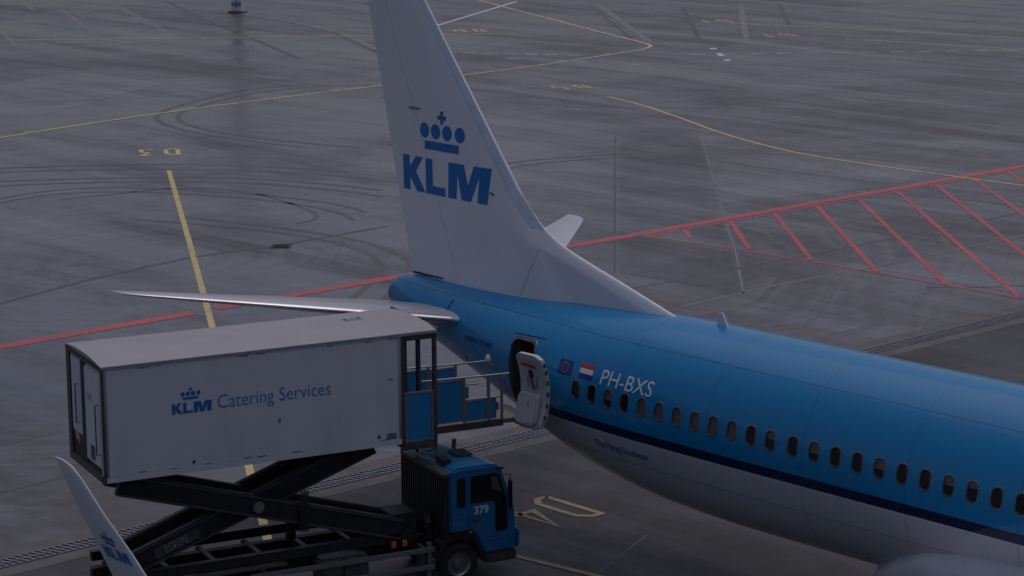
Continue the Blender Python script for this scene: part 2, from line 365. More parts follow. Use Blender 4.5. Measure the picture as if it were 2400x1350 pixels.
# slabs laid at another time
for q, m in (([(-47,46.4),(-44.5,49.2),(-17.3,22.5),(-22.6,22.0)], 'patch'), ([(-44.2,49.3),(-34,57),(-27.8,44),(-30,35.3)], 'patchl'), ([(-129,66.3),(-136,74),(-103,59),(-102.5,53.4)], 'patchl'),
             ([(-27,-20),(-27,3),(-17.4,3),(-17.4,-20)], 'patch'), ([(-60,30.5),(-52,35),(-46,27),(-53,24.5)], 'patch'), ([(-66,60),(-60,66),(-50,58),(-57,52)], 'patch'), ([(-16.8,29),(-16.8,52),(-9.8,52),(-9.8,29)], 'patchl'), ([(-90,40),(-82,44),(-74,30),(-81,25)], 'patchl')):
    MB().add([(x, y, .003) for x, y in q], [(0,1,2,3)]).obj('paving_patch', m, ap)
# rubber swept on by turning tugs and aircraft
random.seed(5)
for cx, cy, rad, a0, a1, wd in ((-42,15,9,60,230,.22),(-42,15,10.1,70,215,.22),(-41,14,14,90,250,.3),(-41,14,15.2,95,240,.3),(-40,12,20,100,235,.25),(-40,12,21.3,110,225,.25),(-44,18,6,20,200,.2),(-36,8,12,-20,130,.25),(-36,8,13.1,-10,120,.25),
                                (-60,45,14,150,300,.3),(-60,45,15.2,160,290,.3),(-30,38,13,100,260,.22),(-30,38,14,110,250,.22),(-22,34,11,-40,120,.2)):
    n = 26; ribbon('tyre_mark', [(cx+(rad+.5*math.sin(k*.5))*math.cos(R(a0+(a1-a0)*k/n)), cy+(rad+.4*math.cos(k*.4))*.86*math.sin(R(a0+(a1-a0)*k/n))) for k in range(n+1)], wd, 'rubbermk', .0055)
# red stand-limit line with its gap at the yellow line, and the hatched area between two stands
for y0, y1 in ((-60, 7.35), (8.25, 130)): ribbon('red_line', [(-27.4,y0),(-27.4,y1)], .55, 'redmk', .008)
ribbon('red_line', [(-26.86,27.5),(-26.86,110)], .14, 'redmk', .008)
ribbon('red_line', [(-26.8,27.75),(-24.6,28.0),(-19,28.35),(-5,28.5),(20,28.6)], .13, 'redmk', .0085)
for k in range(20):
    y = 29.75+2.58*k; ln = (y-28.55)/.653
    ex = min(ln, 60)
    ribbon('hatch_stripe', [(-26.78,y),(-26.78+.757*ex, y-.653*ex)], .21, 'redmk', .009)
# yellow lines
ribbon('stand_lead_line', [(-53.25,24.06),(-37.9,14.5),(-25.1,6.48),(-10.2,-2.9),(2,-10.6)], .21, 'yellow', .012)
ribbon('stand_lead_line', smooth([(-58.7,57),(-54.6,55.6),(-49.2,53.1),(-43.7,50.4),(-37.7,48.3),(-33.4,47.8),(-30,47.7),(-24,47.7),(10,47.7)]), .20, 'yellow', .012)
ribbon('stand_lead_line', [(-1.6,-2.2),(.72,-1.85),(20,-.3)], .17, 'yellow2', .012)
TW = smooth([(-64,8),(-66.5,17.5),(-68.06,24.2),(-69.4,30),(-70.4,35.8),(-71,41.2),(-71.4,46.7),(-71.7,51.2),(-72.3,58.3),(-73.15,66.3),(-74.1,71.3),(-74.8,75.1),(-75.4,77),(-76.4,78.5),(-77.8,79.4),(-80.2,80.5),(-86.2,83.1),(-94.7,87),(-104.1,91.2),(-114.1,95.8),(-140,107)])
ribbon('taxi_line', TW, .26, 'yellow', .012)
ribbon('taxi_line', [(-125,32.5),(-111.2,49.6),(-103.8,58.8),(-95.4,69.9),(-89,78)], .26, 'yellow', .012)
ribbon('taxi_line', [(-84,94),(-82.3,94.6),(-77.4,96),(-71,97.7),(-61.9,100.2),(-40,106)], .24, 'yellow', .012)
ribbon('taxi_line', [(-70,90.9),(-63.4,92.7),(-57.2,93.7),(-40,96.5)], .24, 'yellow', .012)
# white road edges and dashes
ribbon('road_edge_line', [(-97.7,77.9),(-109.2,96.4)], .28, 'whitemk', .010)
for a in range(24):     # dashed service road edge
    t = a/23.0
    for (p, q, n0) in (((-83.2,66.1), (-75.0,71.2), 7), ):
        if a < n0:
            x0 = p[0]+(q[0]-p[0])*a/n0; y0 = p[1]+(q[1]-p[1])*a/n0; ribbon('road_dash', [(x0,y0),(x0+.75,y0+.47)], .2, 'whitemk', .010)
for k in range(16):
    x0, y0 = -70.55+1.14*k, 76.25+1.47*k
    ribbon('road_dash', [(x0,y0),(x0+.62,y0+.72)], .2, 'whitemk', .010)
for x0, y0 in ((-77.5,66.5),(-74.4,67.8),(-73,68.15),(-69.5,69.45)): ribbon('road_dash', [(x0,y0),(x0+.85,y0+.37)], .2, 'whitemk', .010)
for x0, y0 in ((-72.1,80),(-69.6,77.9),(-68.8,77.2),(-66.65,75.4)): ribbon('white_block', [(x0-.25,y0+.25),(x0+.35,y0-.3)], .42, 'whitemk', .014)
# tie-down spots beside the taxi line
for i in (14, 26, 38, 44, 62): 
    px, py = TW[i][:2]; ribbon('line_stud', [(px-.55,py+.1),(px-.30,py+.1)], .5, 'yellow', .014)
# stand numbers, painted to be read from the taxi lane
GL = {'D': [[(.0,0),(.0,1.85),(.30,1.85),(.55,1.55),(.55,.30),(.30,0),(0,0)]], '3': [[(0,1.85),(.55,1.85),(.22,1.05),(.55,.75),(.55,0),(0,0)]],
      '4': [[(.42,0),(.42,1.85),(0,.62),(.62,.62)]], '5': [[(.55,1.85),(0,1.85),(0,1.02),(.40,1.02),(.55,.8),(.55,.22),(.40,0),(0,0)]],
      '7': [[(0,1.85),(.55,1.85),(.2,0)]], '6': [[(.5,1.85),(.1,1.6),(0,1.0),(0,0),(.55,0),(.55,1.0),(0,1.0)]]}
def stand_number(s, org, up, gap=1.28, wd=.2, k=1.0, m='yellow'):
    up = Vector(up).normalized(); rt = Vector((up.y, -up.x))
    for i, ch in enumerate(s):
        for st in GL[ch]:
            q = [(org[0]+rt.x*(i*gap+a*k)+up.x*b*k, org[1]+rt.y*(i*gap+a*k)+up.y*b*k) for a, b in st]
            ribbon('stand_character', q, wd, m, .012+.001*i)
stand_number('D3', (-58.62,28.2), (.845,-.535), 1.15, .21)
stand_number('D4', (-4.32,1.4), (1, 0), 1.0, .17, 1.0, 'yellow2')
stand_number('D5', (-63.75,59.75), (.93,-.37), 1.35, .20, .9)
stand_number('D6', (-93.4,78.3), (.9,-.45), 1.4, .24); stand_number('D7', (-75.6,91), (.9,-.3), 1.4, .22); stand_number('D7', (-86,95.8), (.9,-.3), 1.4, .22)
# steel pit cover
cv = MB().box((-.36,-.36,0), (.36,.36,.02)).box((-.28,-.28,.02), (.28,.28,.028))
for k in range(6): cv.box((-.26,-.24+.09*k,.028), (.26,-.20+.09*k,.036))
cv.obj('pit_cover', 'black', ap, bevel=0, loc=(-34.85,16.5,.002)).rotation_euler = (0, 0, R(45))

# mast at the far edge of the apron
ms = empty('floodlight_mast', (-117.1,74.1,0), R(30), 'pale twin-column mast standing far off at the top edge, left of the white tail fin', 'mast')
MB().box((-.62,-.45,0), (.62,.45,.16)).obj('base_plate', 'seam', ms, bevel=.02)
for x in (-.24, .24):
    MB().tube([(x,0,.16),(x,0,9),(x,0,18)], [.24,.22,.14], 14).obj('column', 'white', ms, smooth=True)
MB().box((-.44,-.26,.16), (.44,.26,.42)).obj('base_collar', 'boxwhite', ms, bevel=.02)
MB().box((-.40,-.24,.55), (.40,-.20,.85)).obj('identity_plate', 'steel', ms)
lh = MB()
for k in range(4): lh.box((-1.2+.65*k,-.5,17.6), (-.75+.65*k,-.1,18.0))
lh.box((-1.4,-.06,17.9), (1.4,.06,18.1)); lh.obj('lamp_head', 'steel', ms, bevel=.02)

# unseen terminal pier, added behind the viewpoint to shut out the sky there
tb = empty('sky_blocking_terminal', (50,-20,0), 0, 'unseen dark glazed terminal pier, added behind the viewpoint to block the sky', 'building')
iv = Matrix.Translation((-50,20,0))
MB().box((37.4,-190,0), (66,150,14.2)).obj('sky_blocking_storeys', 'facade', tb, inv=iv)
MB().box((37.2,-190,14.2), (37.5,150,15.0)).obj('sky_blocking_parapet', 'facade', tb, inv=iv)
for z0, z1 in ((1.0,4.2),(5.6,8.8),(10.2,13.2)):
    y = -189
    while y < 148: MB().box((37.30,y,z0), (37.42,y+9.6,z1)).obj('sky_blocking_glazing', 'facglass', tb, inv=iv); y += 10


# ================================================================== the airliner
AX = Vector((10, 0, 0)); AIV = Matrix.Translation(-AX)
ac = empty('airliner', AX, 0, 'blue and white twin-engine airliner parked on the stand, tail towards the taxi lane', 'airliner')
KX = [-8.10,-7,-5,-3,-1,1,3,5,7,9,12,24,25.5,27,28.2,29.1,29.6,29.72]
HW = [.26,.62,1.06,1.42,1.69,1.82,1.87,1.88,1.88,1.88,1.88,1.88,1.80,1.58,1.22,.78,.36,.02]
BOT = [4.36,3.98,3.37,2.70,1.99,1.60,1.44,1.41,1.42,1.42,1.42,1.42,1.46,1.62,1.92,2.28,2.62,2.90]
TX = [-8.10,-7.85,-7.3,-6.2,-3.4,-1,1.2,3,24,25.5,27,28.2,29.1,29.6,29.72]
TP = [4.92,5.10,5.17,5.20,5.27,5.37,5.47,5.48,5.48,5.30,4.70,4.10,3.60,3.22,2.94]
def fsec(x):
    t, bt, wd = interp(x, TX, TP), interp(x, KX, BOT), interp(x, KX, HW)
    return t, bt, wd, t-(t-bt)*1.88/4.01
def fpt(x, th, off=0):
    t, bt, wd, zc = fsec(x); s, c = math.sin(th), math.cos(th); h = (t-zc) if s > 0 else (zc-bt)
    return Vector((x, (wd+off)*c, zc+(h+off)*s))
def fside(x, z, off=0):
    """point on the starboard skin at height z"""
    t, bt, wd, zc = fsec(x); h = (t-zc) if z > zc else (zc-bt); s = max(-1, min(1, (z-zc)/h))
    return fpt(x, math.pi-math.asin(s), off)
XS = [-8.10,-8.05,-7.95,-7.75]+[-7.5+.25*k for k in range(0, 130) if -7.5+.25*k < 24.9]+[25.2,25.6,26,26.5,27,27.5,28,28.4,28.8,29.1,29.35,29.55,29.66,29.72]
NS = 96
fb = MB()
fb.loft([[fpt(x, 2*math.pi*k/NS) for k in range(NS)] for x in XS], True, True)
fus = fb.obj('fuselage', ['fus', 'cabin'], ac, smooth=True, inv=AIV)
fus['label'] = 'glossy blue fuselage with dark stripe and grey belly'
WX = [0,.508,1.016,1.524,2.032,2.54,3.048,3.556,4.064,4.572,5.08,5.588]+[6.17+.535*k for k in range(11)]+[12.6+.508*k for k in range(20)]
WX = [q-.05 for q in WX]
WZ = 3.94
cut = MB()
def yprism(cx, cz, poly, y0, y1): cut.prism(poly, lambda a, b, t: (cx+a, t, cz+b), y0, y1, 1)
for x in WX: yprism(x, WZ, rrect(.235,.37,.10), -2.1, fside(x, WZ).y+.07)
DX0, DX1, DZ0, DZ1 = -2.44, -1.62, 3.04, 4.63
yprism((DX0+DX1)/2, (DZ0+DZ1)/2, rrect(DX1-DX0, DZ1-DZ0, .17), -2.3, -.4)
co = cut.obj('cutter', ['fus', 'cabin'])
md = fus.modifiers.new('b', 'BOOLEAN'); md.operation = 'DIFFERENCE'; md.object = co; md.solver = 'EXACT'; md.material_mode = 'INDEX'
co.matrix_world = Matrix()
bpy.context.view_layer.update()
dg = bpy.context.evaluated_depsgraph_get()
nm = D.meshes.new_from_object(fus.evaluated_get(dg)); fus.modifiers.clear()
old = fus.data; fus.data = nm; D.objects.remove(co); D.meshes.remove(old); nm.name = 'fuselage'
nm.set_sharp_from_angle(angle=R(35))
# windows: metal rim, pane or drawn blind set back in the opening
for i, x in enumerate(WX):
    o_, i_ = rrect(.280,.418,.122), rrect(.225,.36,.095); n = len(o_); rim = MB()
    rg = [[fside(x+a, WZ+b, .001) for a, b in o_], [fside(x+a*.93, WZ+b*.95, .009) for a, b in o_], [fside(x+a*1.06, WZ+b*1.04, .009) for a, b in i_], [fside(x+a, WZ+b, -.03) for a, b in i_]]
    rim.loft(rg, True, False)
    W_ = rim.obj('window', 'winrim', ac, smooth=True, inv=AIV)
    pn = MB(); q = rrect(.245,.38,.105); pn.add([fside(x+a, WZ+b, -.028) for a, b in q], [tuple(range(len(q)))])
    if i in (2, 11, 13, 16, 19, 20): MB().add([fside(x+a, WZ+max(b, .02+.05*math.sin(i*2.3)), -.024) for a, b in q], [tuple(range(len(q)))]).obj('blind', 'shade', W_)
    pn.obj('pane', 'shade' if i in (4,5,6,7,8,9) else 'pane', W_)
# open galley door: swung forward on its hinge, lining outwards
dr_ = MB()
def dsec(s0, z):
    """door lining plane follows the cabin curve: s along x, depth bulging"""
    return -2.27-.20*((z-3.88)/.82)**2
dz = [3.08+.081*k for k in range(21)]
DXa, DXb = -1.22, -.42
def drow(z, inset=0):
    top = max(0, (z-4.52)/.18); bot = max(0, (3.25-z)/.17)
    rr_ = .16*(1-math.sqrt(max(0, 1-min(1, max(top, bot))**2)))
    return DXa+rr_+inset, DXb-rr_-inset
rg = []
for z in dz:
    a, b = drow(z); y0 = dsec(0, z)
    rg.append([(a,y0+.02,z),(a+.03,y0,z),(b-.03,y0,z),(b,y0+.02,z),(b,y0+.13,z),(a,y0+.13,z)])
door = dr_.loft(rg, True, True).obj('galley_door', 'door', ac, smooth=True, inv=AIV)
door['label'] = 'open galley door folded forward with its pale lining showing'
mb = MB(); q = [(a, 3.50+b) for a, b in rrect(.62,.66,.10)]
mb.prism([( (DXa+DXb)/2-.02+a, z) for a, z in q], lambda a, z, t: (a, dsec(0, z)-t, z), 0.0, .13)
mb.obj('slide_bustle', 'door', door, smooth=True, bevel=.03)
MB().box((-.80,dsec(0,3.6)-.17,3.52), (-.75,dsec(0,3.6)-.13,3.70)).obj('pressure_gauge', 'gold', door)
MB().prism([(-1.10,3.30),(-.66,3.22),(-.66,3.26),(-1.10,3.34)], lambda a, z, t: (a, dsec(0, z)-.13-t, z), 0, .012).obj('girt_bar', 'frame', door)
mb = MB(); mb.tube([(-.80,dsec(0,4.28)-.05,4.28),(-.78,dsec(0,4.1)-.06,4.10),(-.72,dsec(0,3.9)-.05,3.92)], .022, 8); mb.tube(
    [(-.80+.15*math.cos(R(t)), dsec(0,4.12)-.012, 4.10+.24*math.sin(R(t))) for t in range(-40, 221, 20)], .008, 6)
mb.obj('door_handle', 'frame', door, smooth=True)
mb = MB(); q = rrect(.11,.17,.03); mb.prism(q, lambda a, z, t: (-.83+a, dsec(0, 4.25+z)-t, 4.25+z), 0, .02); mb.obj('viewing_port', 'pane', door)
mb = MB(); mb.prism([(-1.08,4.42),(-.62,4.38),(-.62,4.44),(-1.08,4.48)], lambda a, z, t: (a, dsec(0, z)-t, z), .002, .010); mb.obj('warning_strap', 'red', door)
for z in (3.3, 3.55, 3.8, 4.05, 4.28, 4.45): MB().box((DXb-.004,dsec(0,z)+.03,z), (DXb+.014,dsec(0,z)+.09,z+.09)).obj('latch_fitting', 'frame', door)
for z in (3.5, 4.3): MB().beam((DX1+.02,-1.50,z), (-1.05,dsec(0,z)+.12,z), (.05,.05,0), (0,0,.07)).obj('hinge_arm', 'steel', door)
# door surround
o_ = rrect(DX1-DX0+.13, DZ1-DZ0+.13, .22, 8); i_ = rrect(DX1-DX0-.02, DZ1-DZ0-.02, .165, 8); cx, cz = (DX0+DX1)/2, (DZ0+DZ1)/2
MB().loft([[fside(cx+a, cz+b, .001) for a, b in o_], [fside(cx+a*.985, cz+b*.99, .012) for a, b in o_], [fside(cx+a, cz+b, .012) for a, b in i_], [fside(cx+a, cz+b, -.12) for a, b in i_]]).obj('door_surround', 'winrim', ac, smooth=True, inv=AIV)
MB().add([fside(-2.48,4.70,.006), fside(-1.42,4.74,.006), fside(-1.42,4.755,.016), fside(-2.48,4.715,.016)], [(0,1,2,3)]).obj('rain_gutter', 'dark', ac, inv=AIV)

# fin, rudder, dorsal fillet
def naca(s): return 5*(.2969*math.sqrt(max(s, 0))-.1260*s-.3516*s*s+.2843*s**3-.1036*s**4)
FTOP = 12.57
def fin_le(z): return -2.89-.788*(z-6.62)
def fin_te(z): return -7.47-.237*(z-5.15)
DORS = ([4.9,5.2,5.48,5.99,6.30,6.46,6.62,6.80,7.0,7.3,7.6], [3.4,2.1,1.19,-.50,-1.56,-2.05,-2.46,-2.80,-3.07,-3.38,-3.662])
def fin_front(z): return fin_le(z) if z >= 7.6 else interp(z, *DORS)
def fin_half(x, z):
    lm, te = fin_le(z), fin_te(z); c = lm-te
    t = .092*c*naca(min(1, max(0, (lm-x)/c))) if x < lm else 0
    if z < 8.6 and x > te:
        d = max(0, fin_front(z)-x); q = max(0, min(1, (8.6-z)/2.4)); q = q*q*(3-2*q)
        blade = .13*math.sqrt(min(1, d/.9))*q*min(1, (x-te)/2.5)
        t = math.sqrt(t*t+blade*blade)
    return t
def hinge(z): return fin_le(z)-.66*(fin_le(z)-fin_te(z))
def fin_part(name, xa, xb, zs, m, parent, n=30, off=0, inv=None, pw=1.6):
    rings = []
    for z in zs:
        A, B = xa(z), xb(z); xs = [A+(B-A)*(k/n)**pw for k in range(n+1)]
        st = [(x, -max(.002, fin_half(x, z)+off), z) for x in xs]
        rings.append(st+[(x, -y, zz) for x, y, zz in st[::-1]])
    return MB().loft(rings, True, True).obj(name, m, parent, smooth=True, inv=inv)
zs = [4.9,5.05,5.2,5.34,5.48,5.62,5.75,5.87,5.99,6.1,6.2,6.32,6.42,6.52,6.62,6.72,6.84,7.0,7.2,7.4]+[7.6+.5*k for k in range(10)]+[12.35,12.5,FTOP]
fin = fin_part('tail_fin', fin_front, lambda z: hinge(z)+.006, zs, 'white', ac, inv=AIV)
fin['label'] = 'white tail fin carrying the blue crown emblem'
fin_part('rudder', lambda z: hinge(z)-.008, fin_te, [5.19]+[q for q in zs if q > 5.3], 'white', fin, 14, 0, None, 1.0)
fin_part('leading_edge', lambda z: fin_front(z)+.006, lambda z: fin_front(z)-.055*(fin_le(z)-fin_te(z))-.06, [6.82]+[q for q in zs if q > 6.83], 'alu', fin, 14, .005)
ffn = lambda a, b: (a, -fin_half(a, b)-.006, b)
decal('crown_emblem', EMBLEM, lambda a, b: ffn(-7.72+a*1.038, 7.20+b), 'blue', fin, cut=.12)
decal('rudder_slot', [[(-7.42,9.20),(-7.0,9.20),(-6.92,9.17),(-7.0,9.14),(-7.42,9.13)]], ffn, 'steel', fin, cut=.2)
MB().tube([(-4.44,-fin_half(-4.44,7.49)-.01,7.49),(-4.33,-fin_half(-4.33,7.46)-.02,7.46)], .022, 8).obj('vortex_fitting', 'frame', fin)
decal('base_slot', [[(-7.45,5.18),(-6.2,5.22),(-6.2,5.26),(-7.45,5.235)]], ffn, 'dark', fin, cut=.3)
for x0, x1 in ((-3.35, -2.75),):
    pl = [(x0,5.30),(x0+.010,5.30),(x1+.010,6.6),(x1,6.6)]
    decal('panel_joint', [pl], ffn, 'steel', fin, cut=.15)

# horizontal stabilisers
def stab(sg):
    ys = [.35,.8,1.2,2,3,4,5,6,6.7,7.0,7.12,7.175]
    def le(y): return -4.60-(y-1.1)*.716-(max(0, y-6.9)/.275)**2*.22
    def te(y): return -7.68-(y-.5)*.288-(max(0, y-6.9)/.275)**2*.04
    def zz(y): return 4.63+(y-1.1)*.137
    def th(y): return .10*(1 if y < 6.9 else max(.15, 1-.8*((y-6.9)/.275)))
    def sec(y, s0, s1, n=18, off=0, pw=1.7):
        L, T = le(y), te(y); c = L-T; ss = [s0+(s1-s0)*(k/n)**pw for k in range(n+1)]
        up = [(L-c*s+ (off if s < .01 else 0), sg*y, zz(y)+th(y)*c*naca(s)+off) for s in ss]; lo = [(L-c*s+(off if s < .01 else 0), sg*y, zz(y)-th(y)*c*naca(s)-off-.002) for s in ss[::-1]]
        return up+lo
    o = MB().loft([sec(y, 0, .70) for y in ys], True, True).obj('stabiliser', 'grey', ac, smooth=True, inv=AIV)
    MB().loft([sec(y, .705, 1, 8, 0, 1.0) for y in ys[1:]], True, True).obj('elevator', 'grey', o, smooth=True)
    MB().loft([sec(y, 0, .05, 10, .005) for y in ys[2:-1]], True, True).obj('leading_edge', 'alu', o, smooth=True)
    return o
for sg in (-1, 1): stab(sg)
for k in range(4):
    z = 8.2+1.1*k; MB().tube([(fin_te(z)+.02,0,z),(fin_te(z)-.13,0,z-.02)], .007, 6).obj('static_wick', 'dark', fin)
# root fairing slot, tail details
decal('trim_slot', [[(-5.20,4.72),(-5.15,4.72),(-5.13,4.98),(-5.18,4.98)]], lambda a, b: fside(a, b, .008), 'dark', ac, cut=.08, inv=AIV)
decal('static_port', [[(-4.34,3.62),(-4.29,3.62),(-4.31,3.84),(-4.36,3.84)]], lambda a, b: fside(a, b, .008), 'dark', ac, cut=.06, inv=AIV)
MB().tube([(-8.06,0,4.62),(-8.13,0,4.63)], [.20,.17], 16).obj('exhaust_outlet', 'frame', ac, smooth=True, inv=AIV)
MB().prism([(2.42,5.46),(2.44,5.74),(2.56,5.76),(2.72,5.46)], lambda a, b, t: (a, t, b), -.03, .03).obj('antenna', 'white', ac, bevel=.01, inv=AIV)

# lettering on the skin (starboard): a runs aft to forward, b is height
def onskin(x0, z0, slope=0.0, off=.007): return lambda a, b: fside(x0+a, z0+b+slope*a, off)
text('registration', 'PH-BXS', .44, onskin(.62,4.185), 'letter', ac, .06, shear=.09, bold=.0, xscale=1.10, inv=AIV)
fl = decal('european_flag', [[(0,0),(.42,0),(.42,.30),(0,.30)]], onskin(-.70,4.185), 'navy', ac, .05, inv=AIV)
stars = []
for k in range(12):
    a0 = 2*math.pi*k/12; stars.append([( .21+.10*math.cos(a0)+(.017 if j % 2 == 0 else .007)*math.sin(math.pi*j/5), .15+.10*math.sin(a0)+(.017 if j % 2 == 0 else .007)*math.cos(math.pi*j/5)) for j in range(10)])
for st_ in stars: decal('star', [st_], onskin(-.70,4.185,off=.011), 'gold', fl)
for nm_, z0, z1, m in (('flag_stripe', .20, .30, 'red'), ('flag_stripe', .10, .20, 'letter'), ('flag_stripe', 0, .10, 'navy')):
    decal(nm_, [[(0,z0),(.41,z0),(.41,z1),(0,z1)]], onskin(-.02,4.21), m, ac, .05, inv=AIV)
text('name_lettering', 'The Flying Dutchman', .235, onskin(.43,2.80), 'navy', ac, .08, xscale=.83, inv=AIV)
text('type_lettering', 'BOEING 737-800', .17, onskin(-4.25,4.26), 'navy', ac, .06, shear=.2, bold=.003, xscale=.88, inv=AIV)
text('door_lettering', 'JETA', .11, onskin(-3.2,3.88), 'letter', ac, None, xscale=.8, inv=AIV)

# belly fairing, wings, winglets, engines, gear
fr = []
for x, zt, hw in ((7.35,1.55,.5),(7.6,1.75,1.1),(8.0,2.02,1.42),(8.45,2.32,1.66),(9.2,2.74,1.82),(10,2.98,1.89),(10.8,3.08,1.915),(12,3.14,1.93),(15,3.12,1.93),(18,2.9,1.9),(19.2,2.4,1.7),(20,1.9,1.0)):
    zb = 1.40-.42*min(1, (hw/1.93)**2); zc = (zt+zb)/2
    fr.append([(x, hw*math.copysign(abs(math.cos(t))**.55, math.cos(t)), zc+(zt-zb)/2*math.copysign(abs(math.sin(t))**.75, math.sin(t))) for t in [2*math.pi*(j+.5)/48 for j in range(48)]])
MB().loft(fr, True, True).obj('belly_fairing', 'grey', ac, smooth=True, inv=AIV)
def wing(sg):
    st = [(1.0,17.6,9.4,1.95,.14),(5.5,14.6,9.2,2.35,.12),(10,12.2,8.35,2.95,.11),(14,10.1,7.6,3.55,.10),(16.6,8.75,7.15,4.0,.10)]
    rings = []
    for y, L, T, z, th in st:
        c = L-T; ss = [(k/20)**1.6 for k in range(21)]
        rings.append([(L-c*s, sg*y, z+th*c*naca(s)) for s in ss]+[(L-c*s, sg*y, z-th*c*naca(s)*.7-.004) for s in ss[::-1]])
    wg = MB().loft(rings, True, True).obj('wing', 'grey', ac, smooth=True, inv=AIV)
    for y, L, T, z in ((5.8,12,8.6,2.05),(9.6,10.8,7.7,2.6),(13,9.6,7.0,3.15)):
        MB().tube([(L,sg*y,z),(L-.8,sg*y,z-.14),((L+T)/2,sg*y,z-.18),(T+.3,sg*y,z-.02),(T,sg*y,z+.05)], [.04,.15,.17,.1,.02], 12).obj('flap_fairing', 'grey', wg, smooth=True)
    # blended winglet
    wl = [(16.6,8.75,7.15,4.0,0),(17.05,8.45,6.98,4.15,.35),(17.35,8.12,6.80,4.45,.8),(17.5,7.80,6.56,4.85,1),(17.68,7.26,6.25,5.55,1),(17.82,6.74,6.0,6.1,1),(17.90,6.36,5.80,6.52,1),(17.92,6.14,5.70,6.68,1),(17.93,5.9,5.66,6.74,1)]
    rings = []
    for y, L, T, z, q in wl:
        c = L-T; ss = [(k/16)**1.6 for k in range(17)]; a = q*R(82)
        rings.append([(L-c*s, sg*(y-.08*c*naca(s)*math.sin(a)), z+.08*c*naca(s)*math.cos(a)) for s in ss]+[(L-c*s, sg*(y+.08*c*naca(s)*math.sin(a)+.002), z-.08*c*naca(s)*math.cos(a)) for s in ss[::-1]])
    wt = MB().loft(rings, True, True).obj('winglet', 'white', ac, smooth=True, inv=AIV)
    if sg < 0:
        wt['label'] = 'white winglet with a small crown emblem, cut by the bottom edge'
        def wf(a, b):
            z = b; y = 17.5+(z-4.85)*.257; return (a, -y-.05, z)
        decal('crown_emblem', [[(x*.21, z*.21) for x, z in pl] for pl in EMBLEM], lambda a, b: wf(6.60+a-.62*b, 5.36+b), 'blue', wt, cut=.1)
    # engine
    def lathe(prof, cx, cy, cz, n=32): return [[(cx+x, cy+rr_*math.cos(2*math.pi*k/n), cz+rr_*math.sin(2*math.pi*k/n)) for k in range(n)] for x, rr_ in prof]
    en = MB().loft(lathe([(4.6,.80),(4.72,.86),(4.6,.95),(4.0,1.05),(2.5,1.06),(1.2,.95),(.4,.78),(.4,.70),(2.0,.78),(4.0,.78),(4.6,.80)], 12.2, sg*4.83, 1.52)).obj('engine', 'blue', ac, smooth=True, inv=AIV)
    MB().loft(lathe([(3.9,.77),(3.9,.16),(4.15,.02)], 12.2, sg*4.83, 1.52)).obj('fan', 'frame', en, smooth=True)
    MB().loft(lathe([(.9,.5),(-.3,.34),(-.3,.2),(-.7,.03)], 12.2, sg*4.83, 1.52)).obj('exhaust_cone', 'steel', en, smooth=True)
    MB().prism([(16.2,2.55),(12.4,2.65),(11.6,2.35),(13.2,2.2),(16,2.4)], lambda a, b, t: (a, t, b), sg*4.83-.14, sg*4.83+.14).obj('pylon', 'grey', en)
for sg in (-1, 1): wing(sg)
def gear(x, ys, rad, top):
    g_ = MB().tube([(x,sum(ys)/len(ys),top),(x,sum(ys)/len(ys),rad)], .10, 12).tube([(x,min(ys),rad),(x,max(ys),rad)], .06, 10).obj('landing_gear', 'steel', ac, smooth=True, inv=AIV)
    for y in ys:
        pr = [(-.19,rad*.6),(-.2,rad*.85),(-.13,rad),(.13,rad),(.2,rad*.85),(.19,rad*.6)]
        MB().loft([[(x+rr_*math.cos(t), y+o, rad+rr_*math.sin(t)) for t in [2*math.pi*k/28 for k in range(28)]] for o, rr_ in pr], True, True).obj('wheel', 'rubber', g_, smooth=True)
gear(11.0, (-3.3,-2.45), .56, 2.0); gear(11.0, (2.45,3.3), .56, 2.0); gear(26.0, (-.22,.22), .34, 1.7)

# ================================================================== catering truck (local axes: u forward, v to its left, z up)
tk = empty('catering_truck', (-2.92,-11.62,0), R(74.3), 'high-lift catering truck with white box raised to the open galley door', 'truck')
ZB, ZT, BL, BW = 3.24, 5.56, 6.27, 2.36
# box body
bx = MB().box((0,0,ZB+.10), (BL,BW,ZT)).obj('cargo_box', 'boxwhite', tk, bevel=.02)
bx['label'] = 'white cargo box lettered in blue, lifted on scissor arms'
rf = MB(); rg = []
for u_ in (-.05, .0, BL, 7.10):
    rg.append([(u_, v, ZT+.012+.075*(1-((v-BW/2)/(BW/2))**2)) for v in [BW*k/12-.02+.04*k/12 for k in range(13)]]+[(u_, BW+.02, ZT-.05), (u_, -.02, ZT-.05)])
rf.loft(rg, True, True); roof = rf.obj('box_roof', 'roofwhite', bx, smooth=True)
MB().box((0,-.012,ZB), (BL,.03,ZB+.11)).box((0,BW-.03,ZB), (BL,BW+.012,ZB+.11)).obj('bottom_rail', 'boxwhite', bx)
MB().box((.05,.06,ZB+.01), (BL,BW-.06,ZB+.098)).obj('floor_frame', 'black', bx)
mb = MB()
for k in range(14): mb.box((.3+.44*k,-.020,ZT-.035), (.36+.44*k,-.004,ZT-.015))
mb.obj('roof_rivet_strip', 'steel', bx)
side = lambda u0, z0, off=.006: (lambda a, b: (u0+a, -off, z0+b))
decal('crown_emblem', [[(x*.262, z*.262) for x, z in pl] for pl in EMBLEM], side(1.36,4.455), 'blue', bx)
text('box_lettering', 'Catering Services', .40, side(2.29,4.475), 'blue', bx, bold=-.004, xscale=.865)
for u_ in (1.73, 5.72):
    decal('warning_triangle', [[(0,0),(.09,0),(.045,.085)]], side(u_,3.42), 'dark', bx)
decal('fixing_plate', [[(0,0),(.12,0),(.12,.03),(0,.03)]], side(5.98,4.62), 'steel', bx)
decal('fixing_plate', [[(0,0),(.20,0),(.20,.10),(0,.10)]], side(5.95,3.40), 'steel', bx)
